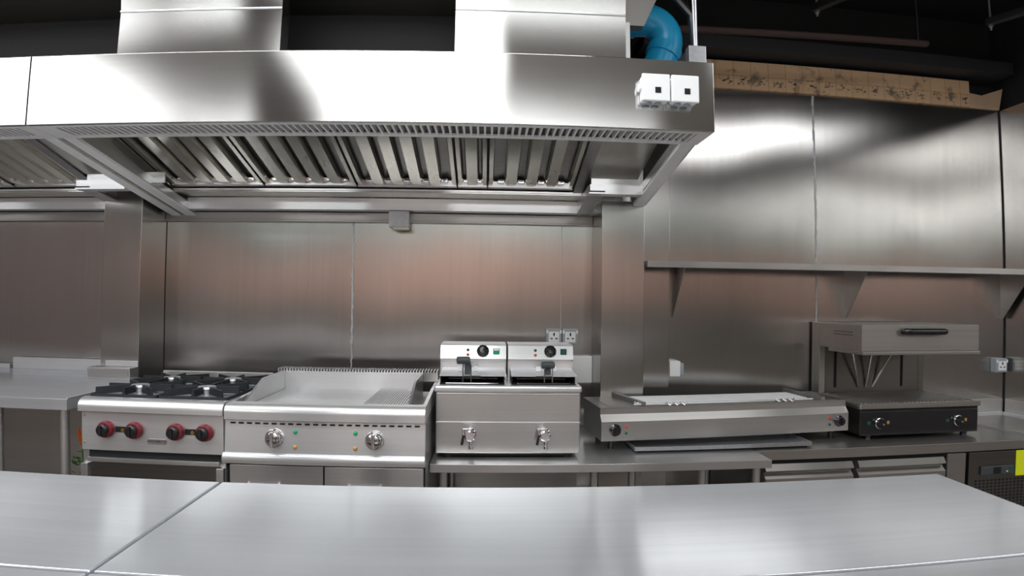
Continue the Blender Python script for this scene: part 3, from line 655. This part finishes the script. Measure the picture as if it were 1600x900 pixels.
# ------------------------------------------------------------------ refrigerated base counter on the right
t = thing('refrigerated_counter', 'low refrigerated counter with drawers and a control panel, along the right wall', 'counter', (2.17, 2.75, 0))
def C(m, x0, x1, y0, y1, z0, z1, b=0): return m.box(x0 - 2.17, x1 - 2.17, y0 - 2.75, y1 - 2.75, z0, z1, b)
C(MB(), 1.217, XR - .002, 2.455, YW - .005, .555, .60, .0025).build('countertop', M['dull'], t)
C(MB(), 1.24, XR - .01, 2.50, YW - .01, .08, .5545).build('body', M['dark_steel'], t)
C(MB(), 1.24, XR - .01, 2.475, 2.4995, .535, .5545).build('shadow_gap', M['void'], t)
for x in (1.3, 2.2, 3.05):
    for y in (2.55, 2.98): MB().cyl((x - 2.17, y - 2.75, 0), (x - 2.17, y - 2.75, .08), .02, 12).build('foot', M['black'], t)
for x0_, x1_ in ((1.262, 1.700), (1.728, 2.195)):
    d = MB(); d.prism([(2.47 - 2.75, .532), (2.452 - 2.75, .505), (2.472 - 2.75, .496), (2.476 - 2.75, .490), (2.452 - 2.75, .470), (2.452 - 2.75, .28), (2.4985 - 2.75, .28), (2.4985 - 2.75, .532)], 'x', x0_ - 2.17, x1_ - 2.17)
    d = d.build('drawer', M['dull'], t)
    MB().prism([(2.449 - 2.75, .507), (2.4518 - 2.75, .505), (2.471 - 2.75, .532), (2.468 - 2.75, .535)], 'x', x0_ - 2.17, x1_ - 2.17).build('drawer_pull', M['dark_steel'], d)
C(MB(), 2.212, 2.318, 2.462, 2.499, .10, .548, .002).build('end_panel', M['dull'], t)
C(MB(), 2.336, 3.10, 2.462, 2.499, .10, .548, .002).build('compressor_panel', M['dark_steel'], t)
g = MB()
for i in range(14):
    for j in range(10):
        C(g, 2.375 + i * .023, 2.387 + i * .023, 2.4608, 2.4622, .402 - j * .016, .411 - j * .016)
g.build('vent_holes', M['void'], t)
ct = C(MB(), 2.402, 2.596, 2.450, 2.4615, .435, .478, .008).build('controller', M['grey_plastic'], t, 'grey controller with a dark display')
C(MB(), 2.47, 2.515, 2.4488, 2.4502, .441, .473).build('display', M['void'], ct)
C(MB(), 2.548, 2.556, 2.4488, 2.4502, .447, .453).build('button', M['white_plastic'], ct)
C(MB(), 2.562, 2.586, 2.4488, 2.4502, .456, .470).build('button', M['dark_green'], ct)
struct(MB().box(2.52, XR - .014, YW - .012, YW - .0005, .6005, .700, .001).build('trim_13', M['steel'])); struct(MB().box(2.52, XR - .014, YW - .02, YW - .0125, .6005, .622, .001).build('trim_14', M['bright']))
struct(MB().box(XR - .012, XR - .0005, 2.46, YW - .022, .6005, .700, .001).build('trim_15', M['steel'])); struct(MB().box(XR - .022, XR - .0125, 2.46, YW - .022, .6005, .622, .001).build('trim_16', M['bright']))
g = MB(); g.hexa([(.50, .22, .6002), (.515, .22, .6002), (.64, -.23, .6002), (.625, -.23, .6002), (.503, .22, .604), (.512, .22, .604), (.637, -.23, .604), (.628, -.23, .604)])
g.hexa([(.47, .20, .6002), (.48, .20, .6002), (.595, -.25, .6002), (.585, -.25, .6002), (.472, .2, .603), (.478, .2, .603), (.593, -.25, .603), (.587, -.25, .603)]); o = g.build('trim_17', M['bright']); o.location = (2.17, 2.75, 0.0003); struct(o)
nt = MB()
nt.box(-.05, .05, -.0015, 0, -.063, .063); o = nt.build('paper_notice', M['yellow']); o.location = (2.662, 2.4600, .485); tag(o, 'bright yellow paper taped on the refrigerated counter at the right edge', 'paper')

# ------------------------------------------------------------------ contact grill and lift salamander
t = thing('griddle_grill', 'black fronted tabletop griddle with two round knobs', 'griddle', (2.155, 2.58, .60))
a = .338
for sx in (-1, 1):
    for y in (.03, .33): MB().lathe([(.018, 0), (.015, .008), (.02, .022)], (sx * (a - .06), y, 0), (0, 0, 1), 12).build('foot', M['black'], t)
MB().box(-a, a, .006, .38, .0222, .150, .003).build('body', M['dark_steel'], t)
cp = MB().box(-a + .002, a - .002, 0, .0055, .0225, .138, .002).build('control_panel', M['black_gloss'], t)
MB().box(-a + .004, a - .004, .001, .0055, .1405, .152).build('shadow_gap', M['void'], t)
g = MB(); g.box(-a - .004, a + .008, -.006, .005, .153, .180, .002); g.box(-a - .004, a + .008, .0055, .39, .1505, .170, .002); g.build('griddle_plate', M['dull'], t)
g = MB()
for i in range(30): g.box(-a + .02 + i * .0222, -a + .031 + i * .0222, .03, .37, .1702, .178, .002)
g.build('plate_ribs', M['dull'], t)
for kx in (-.238, .212):
    k = MB().lathe([(.024, 0), (.028, .004), (.027, .012), (.022, .016)], (kx, 0, .083), (0, -1, 0), 32).build('knob', M['chrome'], t, 'chrome ringed black knob')
    MB().lathe([(.0250, .014), (.022, .026), (0, .027)], (kx, 0, .083), (0, -1, 0), 24).build('knob_cap', M['black_gloss'], k)
    MB().lathe([(.005, .026), (.004, .030)], (kx + .008, 0, .080), (0, -1, 0), 12).build('knob_pin', M['chrome'], k)
    MB().box(kx - .065, kx - .047, -.001, 0, .077, .092).build('indicator_mark', M['dark_green'], t)
    MB().box(kx + .045, kx + .058, -.001, 0, .077, .092).build('indicator_mark', M['amber_lamp'], t)
t = thing('salamander_grill', 'stainless lift salamander with black handle standing behind the griddle', 'grill', (2.16, 2.90, .60))
a = .34
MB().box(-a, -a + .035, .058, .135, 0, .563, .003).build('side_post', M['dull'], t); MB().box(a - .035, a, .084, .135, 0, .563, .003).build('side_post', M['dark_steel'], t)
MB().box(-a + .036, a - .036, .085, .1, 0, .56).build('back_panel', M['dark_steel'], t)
MB().box(-a, a, -.31, .0575, .432, .563, .003).build('heating_hood', M['dull'], t)
MB().box(-a + .004, a + .004, -.315, -.02, .414, .4315, .002).build('hood_base', M['dull'], t)
g = MB(); g.tube([(-.11, -.31, .53), (-.11, -.335, .53), (-.09, -.345, .53), (.09, -.345, .53), (.11, -.335, .53), (.11, -.31, .53)], .016, 14); g.build('handle', M['black_gloss'], t, 'black bar handle')
g = MB(); 
for z in (.52, .505): g.box(-a - .001, -a, -.24, -.08, z, z + .005)
g.build('side_vents', M['dark_steel'], t)
for x in (-.225, .195): MB().box(x - .008, x + .008, .0838, .0848, .20, .40).build('lift_slot', M['void'], t)
for p0, p1 in (((-.16, .03, .414), (-.08, .083, .20)), ((-.035, .03, .414), (-.035, .083, .20)), ((.10, .03, .414), (.01, .083, .20))):
    MB().tube([p0, p1], .007, 8).build('element_tube', M['steel'], t)

# ------------------------------------------------------------------ small plant under the counter
t = thing('potted_plant', 'small leafy plant with an orange flower between counter leg and gas range', 'plant', (-1.705, 2.34, .225))
MB().lathe([(.035, 0), (.048, .09), (.052, .095), (.052, .11), (.044, .11)], (0, 0, 0), (0, 0, 1), 20).build('pot', M['pot'], t)
g = MB()
for i in range(46):
    an = random.uniform(0, 6.28); r = random.uniform(.0, .04); z = random.uniform(.13, .38); s_ = random.uniform(.014, .024)
    c = Vector((math.cos(an) * r, math.sin(an) * r, z)); d = Vector((math.cos(an), math.sin(an), random.uniform(-.3, .8))).normalized(); n_ = d.cross(Vector((0, 0, 1))).normalized()
    q = d.cross(n_) * .0015
    v = g._new([c - d * s_, c + n_ * s_ * .6 + q, c + d * s_, c - n_ * s_ * .6 + q, c + q * 2.5]); 
    for f in ((0, 1, 4), (1, 2, 4), (2, 3, 4), (3, 0, 4), (0, 3, 2, 1)): g.bm.faces.new([v[i_] for i_ in f])
g.tube([(0, 0, .10), (.005, 0, .25), (0, .005, .44)], .003, 6); g.build('foliage', M['leaf'], t)
g = MB()
for i in range(7):
    an = i * .9; g.tube([(.0, .0, .40), (.010 * math.cos(an), .010 * math.sin(an), .43), (.014 * math.cos(an), .014 * math.sin(an), .47)], [.003, .006, .002], 6)
g.build('flower', M['orange'], t)
